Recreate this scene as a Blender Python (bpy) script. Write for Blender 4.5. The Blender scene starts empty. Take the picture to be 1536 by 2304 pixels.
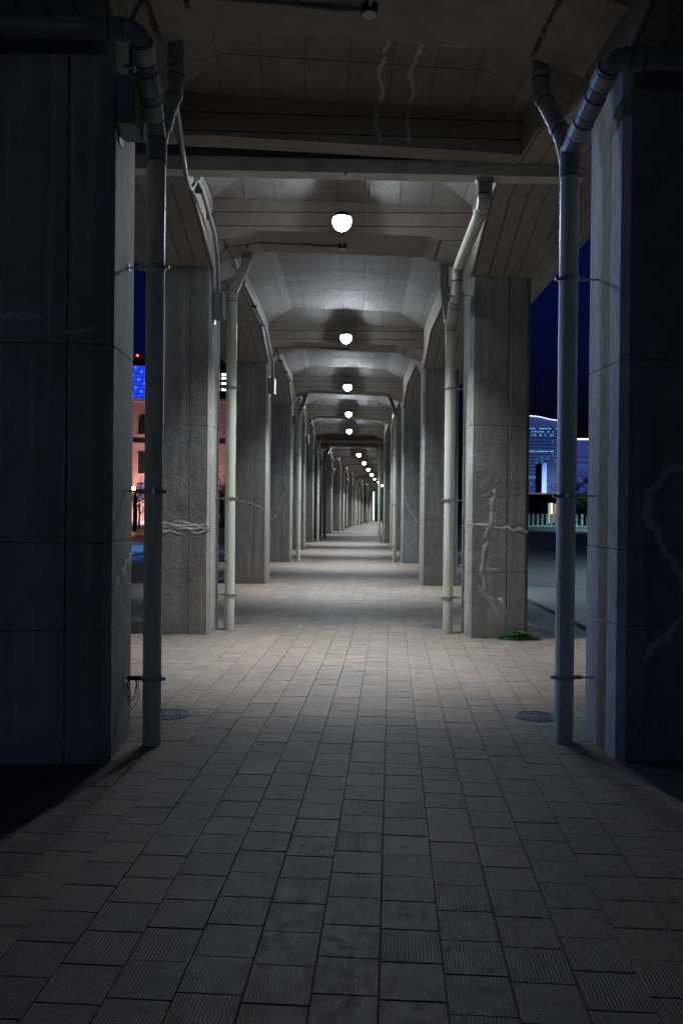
import bpy, math, random
from math import radians as R, sin, cos, pi
from mathutils import Vector, Matrix
random.seed(7)
S = bpy.context.scene
COL = S.collection
GZ = 1.5                                    # eye height above the paving

# ------------------------------------------------------------------ camera, sky, exposure
cam = bpy.data.cameras.new('camera'); co = bpy.data.objects.new('camera', cam); COL.objects.link(co)
co.location = (0, 0, GZ)
co.rotation_euler = (R(90) - 10/1792, -0.0098, 0)
cam.sensor_fit = 'VERTICAL'; cam.sensor_height = 36; cam.sensor_width = 24; cam.lens = 28.0
cam.clip_start = 0.05; cam.clip_end = 3000
S.camera = co
W = bpy.data.worlds.new('World'); S.world = W; W.use_nodes = True
wn = W.node_tree; bg = wn.nodes['Background']
sky = wn.nodes.new('ShaderNodeTexSky'); sky.sky_type = 'NISHITA'; sky.sun_disc = False
sky.sun_elevation = R(-1.5); sky.sun_rotation = R(200); sky.altitude = 50
tint = wn.nodes.new('ShaderNodeMix'); tint.data_type = 'RGBA'; tint.blend_type = 'MULTIPLY'
tint.inputs[0].default_value = 1.0; tint.inputs[7].default_value = (0.028, 0.066, 0.80, 1)
wn.links.new(sky.outputs[0], tint.inputs[6]); wn.links.new(tint.outputs[2], bg.inputs[0])
bg.inputs[1].default_value = 0.15
S.view_settings.view_transform = 'Standard'; S.view_settings.look = 'None'
S.view_settings.exposure = 0.0; S.view_settings.gamma = 1
S.view_settings.use_curve_mapping = False
S.cycles.use_denoising = True
S.cycles.max_bounces = 6; S.cycles.diffuse_bounces = 4; S.cycles.glossy_bounces = 2
S.cycles.sample_clamp_indirect = 6.0
S.cycles.use_light_tree = True
LAMP_W = 2000.0
LAMP_COL = (0.88, 0.94, 1.0)

# ------------------------------------------------------------------ mesh helpers
class MB:
    def __init__(s, tf=None): s.v = []; s.f = []; s.tf = tf
    def add(s, vs, fs):
        b = len(s.v); s.v += [tuple(p) for p in vs]; s.f += [tuple(i+b for i in q) for q in fs]; return s
    def box(s, x0, x1, y0, y1, z0, z1):
        return s.add([(x0,y0,z0),(x1,y0,z0),(x1,y1,z0),(x0,y1,z0),(x0,y0,z1),(x1,y0,z1),(x1,y1,z1),(x0,y1,z1)],
                     [(0,3,2,1),(4,5,6,7),(0,1,5,4),(1,2,6,5),(2,3,7,6),(3,0,4,7)])
    def cbox(s, x0, x1, y0, y1, z0, z1, c=.004):          # box with chamfered top and vertical edges
        p = [(x0+c,y0),(x1-c,y0),(x1,y0+c),(x1,y1-c),(x1-c,y1),(x0+c,y1),(x0,y1-c),(x0,y0+c)]
        return s.prism(p, z0, z1, c)
    def prism(s, poly, z0, z1, bev=0.0, bevb=0.0):
        n = len(poly); cx = sum(p[0] for p in poly)/n; cy = sum(p[1] for p in poly)/n
        def ins(p, b):
            dx, dy = p[0]-cx, p[1]-cy; L = math.hypot(dx, dy) or 1
            return (p[0]-dx/L*b*1.3, p[1]-dy/L*b*1.3)
        rings = []
        if bevb: rings.append([(*ins(p, bevb), z0) for p in poly]); rings.append([(p[0],p[1],z0+bevb) for p in poly])
        else: rings.append([(p[0],p[1],z0) for p in poly])
        if bev: rings.append([(p[0],p[1],z1-bev) for p in poly]); rings.append([(*ins(p, bev), z1) for p in poly])
        else: rings.append([(p[0],p[1],z1) for p in poly])
        vs = [q for r in rings for q in r]; fs = [tuple(range(n-1,-1,-1)), tuple(range((len(rings)-1)*n, len(rings)*n))]
        for k in range(len(rings)-1):
            for i in range(n):
                j = (i+1) % n; fs.append((k*n+i, k*n+j, (k+1)*n+j, (k+1)*n+i))
        return s.add(vs, fs)
    def extr(s, poly, fn, a0, a1):                          # poly of (p,q), fn(p,q,a)->xyz
        n = len(poly); vs = [fn(p,q,a0) for p,q in poly]+[fn(p,q,a1) for p,q in poly]
        fs = [tuple(range(n)), tuple(range(2*n-1,n-1,-1))]+[(i,i+n,(i+1)%n+n,(i+1)%n) for i in range(n)]
        return s.add(vs, fs)
    def cyl(s, p0, p1, r0, r1=None, n=16, caps=True):
        r1 = r0 if r1 is None else r1
        p0 = Vector(p0); p1 = Vector(p1); d = (p1-p0).normalized()
        u = d.orthogonal().normalized(); w = d.cross(u)
        vs = []
        for p, r in ((p0,r0),(p1,r1)):
            for i in range(n):
                a = 2*pi*i/n; vs.append(p+u*cos(a)*r+w*sin(a)*r)
        fs = [(i,(i+1)%n,(i+1)%n+n,i+n) for i in range(n)]
        if caps: fs += [tuple(range(n-1,-1,-1)), tuple(range(n,2*n))]
        return s.add(vs, fs)
    def sweep(s, pts, r, n=16, bend=0.0, caps=True):
        pts = [Vector(p) for p in pts]
        if bend > 0:
            out = [pts[0]]
            for i in range(1, len(pts)-1):
                a, b, c = pts[i-1], pts[i], pts[i+1]
                d1 = (a-b); d2 = (c-b); t = min(bend, d1.length*.45, d2.length*.45)
                p, q = b+d1.normalized()*t, b+d2.normalized()*t
                for k in range(7):
                    u = k/6; out.append(p*(1-u)**2 + b*2*u*(1-u) + q*u*u)
            out.append(pts[-1]); pts = out
        m = len(pts); T = []
        for i in range(m):
            d = pts[min(i+1,m-1)]-pts[max(i-1,0)]; T.append(d.normalized())
        u = T[0].orthogonal().normalized(); vs = []
        for i in range(m):
            u = (u - T[i]*u.dot(T[i])).normalized(); w = T[i].cross(u)
            for k in range(n):
                a = 2*pi*k/n; vs.append(pts[i]+u*cos(a)*r+w*sin(a)*r)
        fs = []
        for i in range(m-1):
            for k in range(n):
                j = (k+1)%n; fs.append((i*n+k, i*n+j, (i+1)*n+j, (i+1)*n+k))
        if caps: fs += [tuple(range(n-1,-1,-1)), tuple(range((m-1)*n, m*n))]
        return s.add(vs, fs)
    def ring(s, c, r, h, w, n=24):                           # flat band round a vertical pipe
        x, y, z = c; vs = []
        for rr, zz in ((r,z-h/2),(r+w,z-h/2),(r+w,z+h/2),(r,z+h/2)):
            vs += [(x+cos(2*pi*i/n)*rr, y+sin(2*pi*i/n)*rr, zz) for i in range(n)]
        fs = []
        for k in range(4):
            for i in range(n):
                j = (i+1)%n; k2 = (k+1)%4; fs.append((k*n+i,k*n+j,k2*n+j,k2*n+i))
        return s.add(vs, fs)
    def dome(s, c, rx, rz, n=20, m=6, up=1, full=False):
        x,y,z = c; vs=[]; lo = -m if full else 0
        for k in range(lo, m+1):
            t = k/m*pi/2; 
            for i in range(n):
                a = 2*pi*i/n; vs.append((x+cos(a)*rx*cos(t)+1e-6, y+sin(a)*rx*cos(t), z+up*rz*sin(t)))
        q = m-lo; fs=[(k*n+i,k*n+(i+1)%n,(k+1)*n+(i+1)%n,(k+1)*n+i) for k in range(q) for i in range(n)]
        fs.append(tuple(range(n-1,-1,-1)))
        return s.add(vs, fs)
    def build(s, name, mat, parent=None, smooth=False, sharp=40):
        vs = [s.tf(*p) for p in s.v] if s.tf else s.v
        me = bpy.data.meshes.new(name); me.from_pydata(vs, [], s.f); me.update()
        import bmesh
        bm = bmesh.new(); bm.from_mesh(me); bmesh.ops.recalc_face_normals(bm, faces=bm.faces)
        if smooth:
            for f in bm.faces: f.smooth = True
            for e in bm.edges:
                if len(e.link_faces) == 2 and e.calc_face_angle(0) > R(sharp): e.smooth = False
        bm.to_mesh(me); bm.free()
        me.materials.append(mat)
        o = bpy.data.objects.new(name, me); COL.objects.link(o)
        if parent: o.parent = parent
        return o
def tag(o, label, cat, group=None):
    o['label'] = label; o['category'] = cat
    if group: o['group'] = group
    return o
def thing(name, label, cat, loc=(0,0,0), rz=0, group=None):
    o = bpy.data.objects.new(name, None); COL.objects.link(o); o.empty_display_size = .2
    o.location = loc; o.rotation_euler = (0,0,rz)
    return tag(o, label, cat, group)
def struct(o): o['kind'] = 'structure'; return o

# ------------------------------------------------------------------ materials
def newmat(name):
    m = bpy.data.materials.new(name); m.use_nodes = True
    nt = m.node_tree; return m, nt, nt.nodes['Principled BSDF']
def N(nt, t, **k):
    n = nt.nodes.new(t)
    for a, b in k.items(): setattr(n, a, b)
    return n
def ramp(nt, src, stops):
    r = N(nt, 'ShaderNodeValToRGB'); e = r.color_ramp.elements
    while len(e) < len(stops): e.new(.5)
    for q, (p, c) in zip(e, stops):
        q.position = p; q.color = (c, c, c, 1) if not isinstance(c, tuple) else (*c, 1)
    nt.links.new(src, r.inputs[0]); return r.outputs[0]
def mix(nt, a, b, fac, mode='MIX'):
    m = N(nt, 'ShaderNodeMix', data_type='RGBA', blend_type=mode)
    for i, x in ((6,a),(7,b)):
        if isinstance(x, tuple): m.inputs[i].default_value = (*x, 1)
        else: nt.links.new(x, m.inputs[i])
    if isinstance(fac, float): m.inputs[0].default_value = fac
    else: nt.links.new(fac, m.inputs[0])
    return m.outputs[2]
def math_(nt, op, a, b=None, c=None):
    m = N(nt, 'ShaderNodeMath', operation=op)
    for i, x in enumerate((a,b,c)):
        if x is None: continue
        if isinstance(x, (int,float)): m.inputs[i].default_value = x
        else: nt.links.new(x, m.inputs[i])
    return m.outputs[0]
def noise(nt, vec, scale, detail=4, rough=.55, sc=None):
    if sc:
        mp = N(nt, 'ShaderNodeMapping'); mp.inputs['Scale'].default_value = sc
        nt.links.new(vec, mp.inputs[0]); vec = mp.outputs[0]
    n = N(nt, 'ShaderNodeTexNoise'); n.inputs['Scale'].default_value = scale
    n.inputs['Detail'].default_value = detail; n.inputs['Roughness'].default_value = rough
    nt.links.new(vec, n.inputs['Vector']); return n.outputs['Fac']

def concrete(name, base, warm, seams=None, streak=True, rough=.8, seam_dark=.45, dirt=1.0, bump=.9):
    m, nt, bs = newmat(name)
    pos = N(nt, 'ShaderNodeNewGeometry').outputs['Position']
    obj = N(nt, 'ShaderNodeTexCoord').outputs['Object']
    big = noise(nt, pos, 1.1, 5); mid = noise(nt, pos, 6, 6, .65); fine = noise(nt, pos, 55, 3, .7)
    c = mix(nt, base, warm, ramp(nt, big, [(.38,0.0),(.62,1.0)]))
    c = mix(nt, c, tuple(x*.58 for x in base), ramp(nt, mid, [(.34,.85*dirt),(.56,0.0)]))
    if streak:
        st = noise(nt, pos, 3.2, 5, .6, (2.2,2.2,.12))
        c = mix(nt, c, tuple(x*.5 for x in base), ramp(nt, st, [(.46,0.0),(.66,.8)]))
        st2 = noise(nt, pos, 5.2, 4, .6, (2.6,2.6,.10))
        c = mix(nt, c, tuple(min(1,x*1.45) for x in base), ramp(nt, st2, [(.53,0.0),(.68,.7)]))
        sep = N(nt, 'ShaderNodeSeparateXYZ'); nt.links.new(pos, sep.inputs[0])
        damp = math_(nt, 'SUBTRACT', math_(nt, 'ADD', math_(nt,'MULTIPLY',mid,.5), .02), sep.outputs[2])
        c = mix(nt, c, tuple(x*.45 for x in base), ramp(nt, damp, [(0.0,0.0),(.25,.75)]))
    blot = noise(nt, pos, 2.3, 7, .72)
    c = mix(nt, c, tuple(x*.42 for x in base), ramp(nt, blot, [(.52,0.0),(.68,.75*dirt)]))
    c = mix(nt, c, tuple(min(.62,x*1.35) for x in base), ramp(nt, blot, [(.30,.55),(.44,0.0)]))
    c = mix(nt, c, tuple(x*.72 for x in base), ramp(nt, fine, [(.4,.7),(.6,0.0)]))
    vo = N(nt, 'ShaderNodeTexVoronoi'); vo.inputs['Scale'].default_value = 26; nt.links.new(pos, vo.inputs['Vector'])
    pore = ramp(nt, math_(nt,'ADD',vo.outputs['Distance'], math_(nt,'MULTIPLY',mid,.12)), [(.10,1.0),(.15,0.0)])
    c = mix(nt, c, (.03,.03,.03), math_(nt,'MULTIPLY',pore,.75))
    h = math_(nt,'ADD', math_(nt,'MULTIPLY',mid,.9), math_(nt,'ADD',math_(nt,'MULTIPLY',fine,.35), math_(nt,'MULTIPLY',pore,-.6)))
    if seams:                                                # (axis, spacing, jitter axis): board or panel marks
        sep = N(nt, 'ShaderNodeSeparateXYZ'); nt.links.new(obj, sep.inputs[0])
        for ax, sp, off in seams:
            q = math_(nt, 'ADD', math_(nt, 'DIVIDE', sep.outputs[ax], sp), off)
            q = math_(nt,'ADD',q, math_(nt,'MULTIPLY', math_(nt,'SUBTRACT',big,.5), .004/sp))
            fr = math_(nt, 'FRACT', q)
            wn_ = N(nt, 'ShaderNodeTexWhiteNoise', noise_dimensions='1D'); nt.links.new(math_(nt,'FLOOR',q), wn_.inputs['W'])
            c = mix(nt, c, tuple(x*.62 for x in warm), math_(nt,'MULTIPLY',wn_.outputs['Value'],.38))
            ln = math_(nt,'LESS_THAN', math_(nt,'SUBTRACT', .5, math_(nt,'ABSOLUTE', math_(nt,'SUBTRACT',fr,.5))), .006/sp)
            ln = math_(nt,'MULTIPLY', ln, ramp(nt, math_(nt,'ADD',mid,math_(nt,'MULTIPLY',wn_.outputs['Value'],.3)), [(.42,0.0),(.62,1.0)]))
            c = mix(nt, c, (.02,.018,.016), math_(nt,'MULTIPLY',ln,1-seam_dark+.3))
            h = math_(nt,'ADD', h, math_(nt,'ADD', math_(nt,'MULTIPLY',ln,-1.5), math_(nt,'MULTIPLY',wn_.outputs['Value'],.35)))
    nt.links.new(c, bs.inputs['Base Color'])
    bs.inputs['Roughness'].default_value = rough
    bp = N(nt,'ShaderNodeBump'); bp.inputs['Strength'].default_value = bump; bp.inputs['Distance'].default_value = .018
    nt.links.new(h, bp.inputs['Height']); nt.links.new(bp.outputs[0], bs.inputs['Normal'])
    return m
M = {}
M['pillar'] = concrete('pillar_concrete', (.45,.45,.43), (.37,.335,.28), [(0, 2.3, -.04)])
M['pillar_dark'] = M['pillar']
M['beam'] = concrete('beam_concrete', (.45,.405,.35), (.41,.34,.28), [(2, .16, 0.25)], streak=False, dirt=.55)
M['side'] = concrete('side_beam_concrete', (.45,.41,.35), (.42,.35,.28), [(0, .17, 0.0)], streak=False, dirt=.55)
M['slab'] = concrete('slab_concrete', (.42,.41,.40), (.37,.335,.30), [(0, .36, 0.15), (1, .9, .3)], streak=False, seam_dark=.75)
M['patch'] = concrete('patch_mortar', (.66,.65,.62), (.55,.53,.49), None, streak=False, dirt=.5, bump=.35)
M['chalk'] = concrete('crack_filler', (.72,.71,.70), (.6,.58,.56), None, streak=False, dirt=.4, bump=.3)

def simple(name, col, rough=.5, metal=0, var=.25, vs=8, bump=0.0, spec=None):
    m, nt, bs = newmat(name)
    pos = N(nt, 'ShaderNodeNewGeometry').outputs['Position']
    n = noise(nt, pos, vs, 5, .6)
    c = mix(nt, tuple(x*(1-var) for x in col), tuple(min(1,x*(1+var*.6)) for x in col), ramp(nt, n, [(.35,0.0),(.65,1.0)]))
    nt.links.new(c, bs.inputs['Base Color'])
    bs.inputs['Roughness'].default_value = rough; bs.inputs['Metallic'].default_value = metal
    if bump:
        bp = N(nt,'ShaderNodeBump'); bp.inputs['Strength'].default_value = bump; bp.inputs['Distance'].default_value=.01
        nt.links.new(noise(nt,pos,vs*5,4,.6), bp.inputs['Height']); nt.links.new(bp.outputs[0], bs.inputs['Normal'])
    return m
def emit(name, col, st):
    m, nt, bs = newmat(name)
    bs.inputs['Base Color'].default_value = (*[min(1,x) for x in col],1)
    bs.inputs['Emission Color'].default_value = (*col,1); bs.inputs['Emission Strength'].default_value = st
    return m
def pipe_mat():
    m, nt, bs = newmat('pipe_pvc')
    pos = N(nt, 'ShaderNodeNewGeometry').outputs['Position']
    st = noise(nt, pos, 7, 5, .6, (3,3,.25))
    c = mix(nt, (.66,.69,.58), (.55,.57,.46), ramp(nt, st, [(.4,0.0),(.7,1.0)]))
    sep = N(nt, 'ShaderNodeSeparateXYZ'); nt.links.new(pos, sep.inputs[0])
    low = ramp(nt, sep.outputs[2], [(0.0,.7),(.35,0.0)])
    c = mix(nt, c, (.22,.20,.15), math_(nt,'MULTIPLY',low, noise(nt,pos,14)))
    nt.links.new(c, bs.inputs['Base Color']); bs.inputs['Roughness'].default_value = .42
    return m
M['pvc'] = pipe_mat()
M['coupling'] = simple('pipe_coupling_pvc', (.33,.35,.34), .35, 0, .2)
M['cream'] = simple('pipe_sleeve_pvc', (.50,.51,.47), .35, 0, .12)
M['steel'] = simple('zinc_steel', (.45,.46,.47), .35, .8, .2, 30)
M['conduit'] = simple('conduit_grey', (.32,.33,.35), .6, .0, .2, 20)
M['boxgrey'] = simple('box_grey_paint', (.27,.29,.31), .4, .1, .15, 6)
M['gutter'] = simple('gutter_cream', (.66,.65,.58), .5, 0, .2, 4)
M['iron'] = simple('cast_iron', (.16,.19,.23), .38, .55, .3, 30, .3)
M['cable'] = simple('conduit_dark', (.13,.135,.145), .6, .0, .3, 20)
M['ring'] = simple('ring_grey', (.05,.052,.055), .6, 0, .3, 20)
M['black'] = simple('black_rubber', (.015,.015,.016), .5, 0, .2)
M['leaf'] = simple('weed_leaf', (.035,.12,.02), .5, 0, .5, 40)
M['asphalt'] = simple('asphalt', (.055,.056,.06), .55, 0, .25, 2, .4)
M['plaza'] = concrete('plaza_concrete', (.22,.22,.22), (.17,.17,.17), [(0, 2.4, .1), (1, 1.6, .2)], streak=False)
M['paint'] = simple('road_paint', (.7,.7,.7), .55, 0, .3, 12)
M['bed'] = simple('joint_sand', (.075,.066,.058), .95, 0, .3, 20)
M['glow'] = emit('lamp_glass_lit', (.78,.89,1.0), 780)
M['glass'] = simple('lamp_glass_unlit', (.45,.48,.5), .15, 0, .05)
M['housing'] = simple('lamp_housing', (.05,.055,.06), .4, .5)

def paver_mat(name, stuff=True, tile=False):
    m, nt, bs = newmat(name)
    g = N(nt, 'ShaderNodeNewGeometry'); pos = g.outputs['Position']
    oi = N(nt, 'ShaderNodeObjectInfo')
    rnd = math_(nt, 'FRACT', math_(nt,'ADD', g.outputs['Random Per Island'], math_(nt,'MULTIPLY', oi.outputs['Random'], 1.0)))
    mp = N(nt, 'ShaderNodeMapping'); mp.inputs['Rotation'].default_value = (0,0,R(3.58)); nt.links.new(pos, mp.inputs[0])
    sep = N(nt, 'ShaderNodeSeparateXYZ'); nt.links.new(mp.outputs[0], sep.inputs[0])
    fl = noise(nt, pos, 170, 2, .75); mid = noise(nt, pos, 18, 5, .65); big = noise(nt, pos, .8, 4)
    c = ramp(nt, rnd, [(0.0,(.165,.122,.088)),(.35,(.205,.148,.102)),(.7,(.23,.168,.116)),(1.0,(.172,.138,.108))])
    c = mix(nt, c, (.095,.08,.07), ramp(nt, mid, [(.35,.55),(.6,0.0)]))
    c = mix(nt, c, (.075,.066,.06), ramp(nt, big, [(.35,.55),(.6,0.0)]))
    c = mix(nt, c, (.55,.53,.5), ramp(nt, fl, [(.60,0.0),(.68,.9)]))
    spots = noise(nt, pos, 9, 6, .75)
    c = mix(nt, c, (.05,.043,.038), ramp(nt, spots, [(.56,0.0),(.66,.7)]))
    stain = noise(nt, pos, 2.7, 3, .5)
    c = mix(nt, c, (.26,.21,.165), ramp(nt, stain, [(.58,0.0),(.72,.45)]))
    wv = math_(nt,'SINE', math_(nt,'MULTIPLY', math_(nt,'ADD', sep.outputs[0], math_(nt,'MULTIPLY',mid,.004)), 2*pi/.0125))
    r2 = math_(nt,'FRACT', math_(nt,'MULTIPLY', rnd, 7.31))
    ramt = ramp(nt, math_(nt,'ADD',r2, math_(nt,'MULTIPLY',math_(nt,'SUBTRACT',big,.5),1.2)), [(.2,0.15),(.6,1.0)])
    worn = ramp(nt, noise(nt,pos,5,3), [(.35,.25),(.6,1.0)])
    rib = math_(nt,'MULTIPLY', math_(nt,'MULTIPLY', wv, ramt), worn)
    c = mix(nt, c, (.07,.066,.064), ramp(nt, rib, [(0.0,0.0),(1.0,.32)]))
    h = math_(nt,'ADD', math_(nt,'MULTIPLY',rib,-.26), math_(nt,'ADD', math_(nt,'MULTIPLY',fl,.8), math_(nt,'MULTIPLY',mid,.5)))
    if tile:                                                  # far paving, too small to build joint by joint
        br = N(nt,'ShaderNodeTexBrick'); br.inputs['Scale'].default_value = 1
        br.inputs['Brick Width'].default_value = .205; br.inputs['Row Height'].default_value = .205
        br.inputs['Mortar Size'].default_value = .006
        mp2 = N(nt,'ShaderNodeMapping'); mp2.inputs['Rotation'].default_value = (0,0,R(93.58)); nt.links.new(pos, mp2.inputs[0])
        nt.links.new(mp2.outputs[0], br.inputs['Vector'])
        c = mix(nt, c, (.04,.036,.033), br.outputs['Fac'])
    nt.links.new(c, bs.inputs['Base Color'])
    nt.links.new(ramp(nt, mid, [(.3,.5),(.7,.78)]), bs.inputs['Roughness'])
    bp = N(nt,'ShaderNodeBump'); bp.inputs['Strength'].default_value = .8; bp.inputs['Distance'].default_value = .004
    nt.links.new(h, bp.inputs['Height']); nt.links.new(bp.outputs[0], bs.inputs['Normal'])
    return m
M['paver'] = paver_mat('paving_block')
M['paver_far'] = paver_mat('paving_far', tile=True)

# ------------------------------------------------------------------ layout of the arcade: frames along a gentle right-hand curve
# segment: (frames centre (x, y) list built from first centre, heading deg, n frames, ceiling drop, ceiling pitch)
SEG = [dict(c=(.15+6.2*sin(R(2.5)), 4.99-6.2), h=-2.5, n=2, z=0.0, p=0.0, back=6.0),
       dict(c=(-.02, 9.57), h=.75, n=5, z=0.0, p=0.0, back=0),
       dict(c=(.50, 38.97), h=4.4, n=5, z=-.18, p=-.018, back=0),
       dict(c=(2.85, 68.4), h=6.0, n=5, z=-.75, p=-.020, back=0)]
FR = []
for si, s in enumerate(SEG):
    hh = R(s['h'])
    for k in range(s['n']):
        x = s['c'][0]+sin(hh)*6.2*k; y = s['c'][1]+cos(hh)*6.2*k
        FR.append(dict(x=x, y=y, h=hh, seg=si, k=k, z=s['z']+s['p']*6.2*k, name=None))
# FR[0] is behind the camera, FR[1] is the nearest frame in the picture
def L2W(fr, u, v): return (fr['x']+cos(fr['h'])*u+sin(fr['h'])*v, fr['y']-sin(fr['h'])*u+cos(fr['h'])*v)
def cxat(D):
    for a, b in zip(FR, FR[1:]):
        if a['y'] <= D <= b['y']: t = (D-a['y'])/(b['y']-a['y']); return a['x']+(b['x']-a['x'])*t
    return FR[-1]['x'] if D > FR[-1]['y'] else FR[0]['x']

# ------------------------------------------------------------------ ground
g = MB(); g.add([(-900,-200,-.06),(900,-200,-.06),(900,1600,-.06),(-900,1600,-.06)], [(0,1,2,3)])
struct(g.build('ground', simple('ground_dark', (.07,.07,.07), .8, 0, .3, .3)))
g = MB(); g.box(-6.2,-2.25,9.55,110,-.055,-.02); g.box(4.8+2.0,30,-3,9.6,-.055,-.02); g.box(3.2,30,9.55,52,-.055,-.02)
struct(g.build('plaza', M['plaza']))
g = MB(); g.box(-60,-6.2,-20,45,-.058,-.03)
struct(g.build('road', M['asphalt']))
kb = MB(); kb.cbox(-6.35,-6.2,9.6,44,-.05,.03,.02)
struct(kb.build('kerb', M['plaza']))
cw = struct(MB().add([(-6.6,16.2,-.026),(-10.9,16.2,-.026),(-10.9,16.25,-.026),(-6.6,16.25,-.026)],[(0,3,2,1)]).build('crosswalk', M['paint']))
for k in range(9):
    y = 17.4+k*1.55
    MB().box(-11.2,-6.7,y,y+.5,-.03,-.024).build('stripe', M['paint'], cw)
for y in (32.6, 38.5): MB().box(-13,-6.7,y,y+.3,-.03,-.024).build('stripe', M['paint'], cw)

# paving: every block a piece; the 300 that show largest are objects of their own
pav = MB(); pav.box(-4.6,6.8,-3,9.55,-.05,-.009)
yy = 9.55
while yy < 42:
    c = cxat(yy+1); pav.box(c-2.5,c+2.5,yy,yy+2,-.05,-.009); yy += 2
pavement = struct(pav.build('pavement', M['bed']))
TW = .208; th = R(3.58); ca, sa = cos(th), sin(th)
def inpave(x, y):
    if y < -2.6 or y > 41: return False
    if y < 9.45: return -4.55 < x < 6.75
    return abs(x-cxat(y)) < 2.45
cells = []
rr = random.Random(3)
for i in range(-40, 45):
    off = rr.choice([.0,.35,.6,.2,.8])*TW*.985 + rr.uniform(-.01,.01)
    for j in range(-45, 200):
        a = (i+.5)*TW; b = (j+.5)*TW*.985+off
        x = .279 + a*ca + b*sa; y = 4.83 - a*sa + b*ca
        if inpave(x, y): cells.append((x, y))
def visible(x, y):
    if y < 1.9: return False
    X = abs(x/y*1792) < 800; return X and (GZ/y*1792 < 1180)
vis = sorted([c for c in cells if visible(*c)], key=lambda c: c[0]**2+c[1]**2)
near = set(vis[:300])
def paver_mb(mb, x, y, dz=0, rot=True, j=0.0025, tx=0, ty=0):
    hw = TW/2-j*1.0; hl = TW*.985/2-j*1.1; c = .0022
    pts = []
    for (px, py, pz) in [(-hw,-hl,-.03),(hw,-hl,-.03),(hw,hl,-.03),(-hw,hl,-.03),
                         (-hw,-hl,-c),(hw,-hl,-c),(hw,hl,-c),(-hw,hl,-c),
                         (-hw+c,-hl+c,0),(hw-c,-hl+c,0),(hw-c,hl-c,0),(-hw+c,hl-c,0)]:
        z = pz+dz+px*tx+py*ty
        pts.append((x+px*ca+py*sa, y-px*sa+py*ca, z) if rot else (px,py,z))
    fs = []
    for k in (0,4):
        for i in range(4): fs.append((k+i,k+(i+1)%4,k+4+(i+1)%4,k+4+i))
    fs.append((8,9,10,11)); mb.add(pts, fs)
protos = []
for k in range(5):
    mb = MB(); paver_mb(mb, 0, 0, 0, False, rr.uniform(.0009,.0018)); o = mb.build('paving_stone', M['paver'], pavement); protos.append(o)
used = set()
for n, (x, y) in enumerate(vis[:300]):
    k = n % 5; src = protos[k]
    if k in used: o = src.copy(); COL.objects.link(o); o.parent = pavement
    else: o = src; used.add(k)
    o.location = (x, y, rr.uniform(-.0015,.001))
    o.rotation_euler = (rr.gauss(0,.003), rr.gauss(0,.003), -th+rr.gauss(0,.002))
mb = MB()
for c in cells:
    if c in near: continue
    if (c[1] < .9 and abs(c[0]) > 3.5): continue
    paver_mb(mb, c[0], c[1], rr.uniform(-.0015,.001), True, rr.uniform(.0009,.0018), rr.gauss(0,.003), rr.gauss(0,.003))
o = mb.build('paving_stones', M['paver'], pavement); o['kind'] = 'stuff'
g = MB(); yy = 41.0
while yy < 106:
    c0, c1 = cxat(yy), cxat(yy+5); g.add([(c0-2.6,yy,-.012),(c0+2.6,yy,-.012),(c1+2.6,yy+5,-.012),(c1-2.6,yy+5,-.012)], [(0,1,2,3)]); yy += 5
struct(g.build('path', M['paver_far']))

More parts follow.
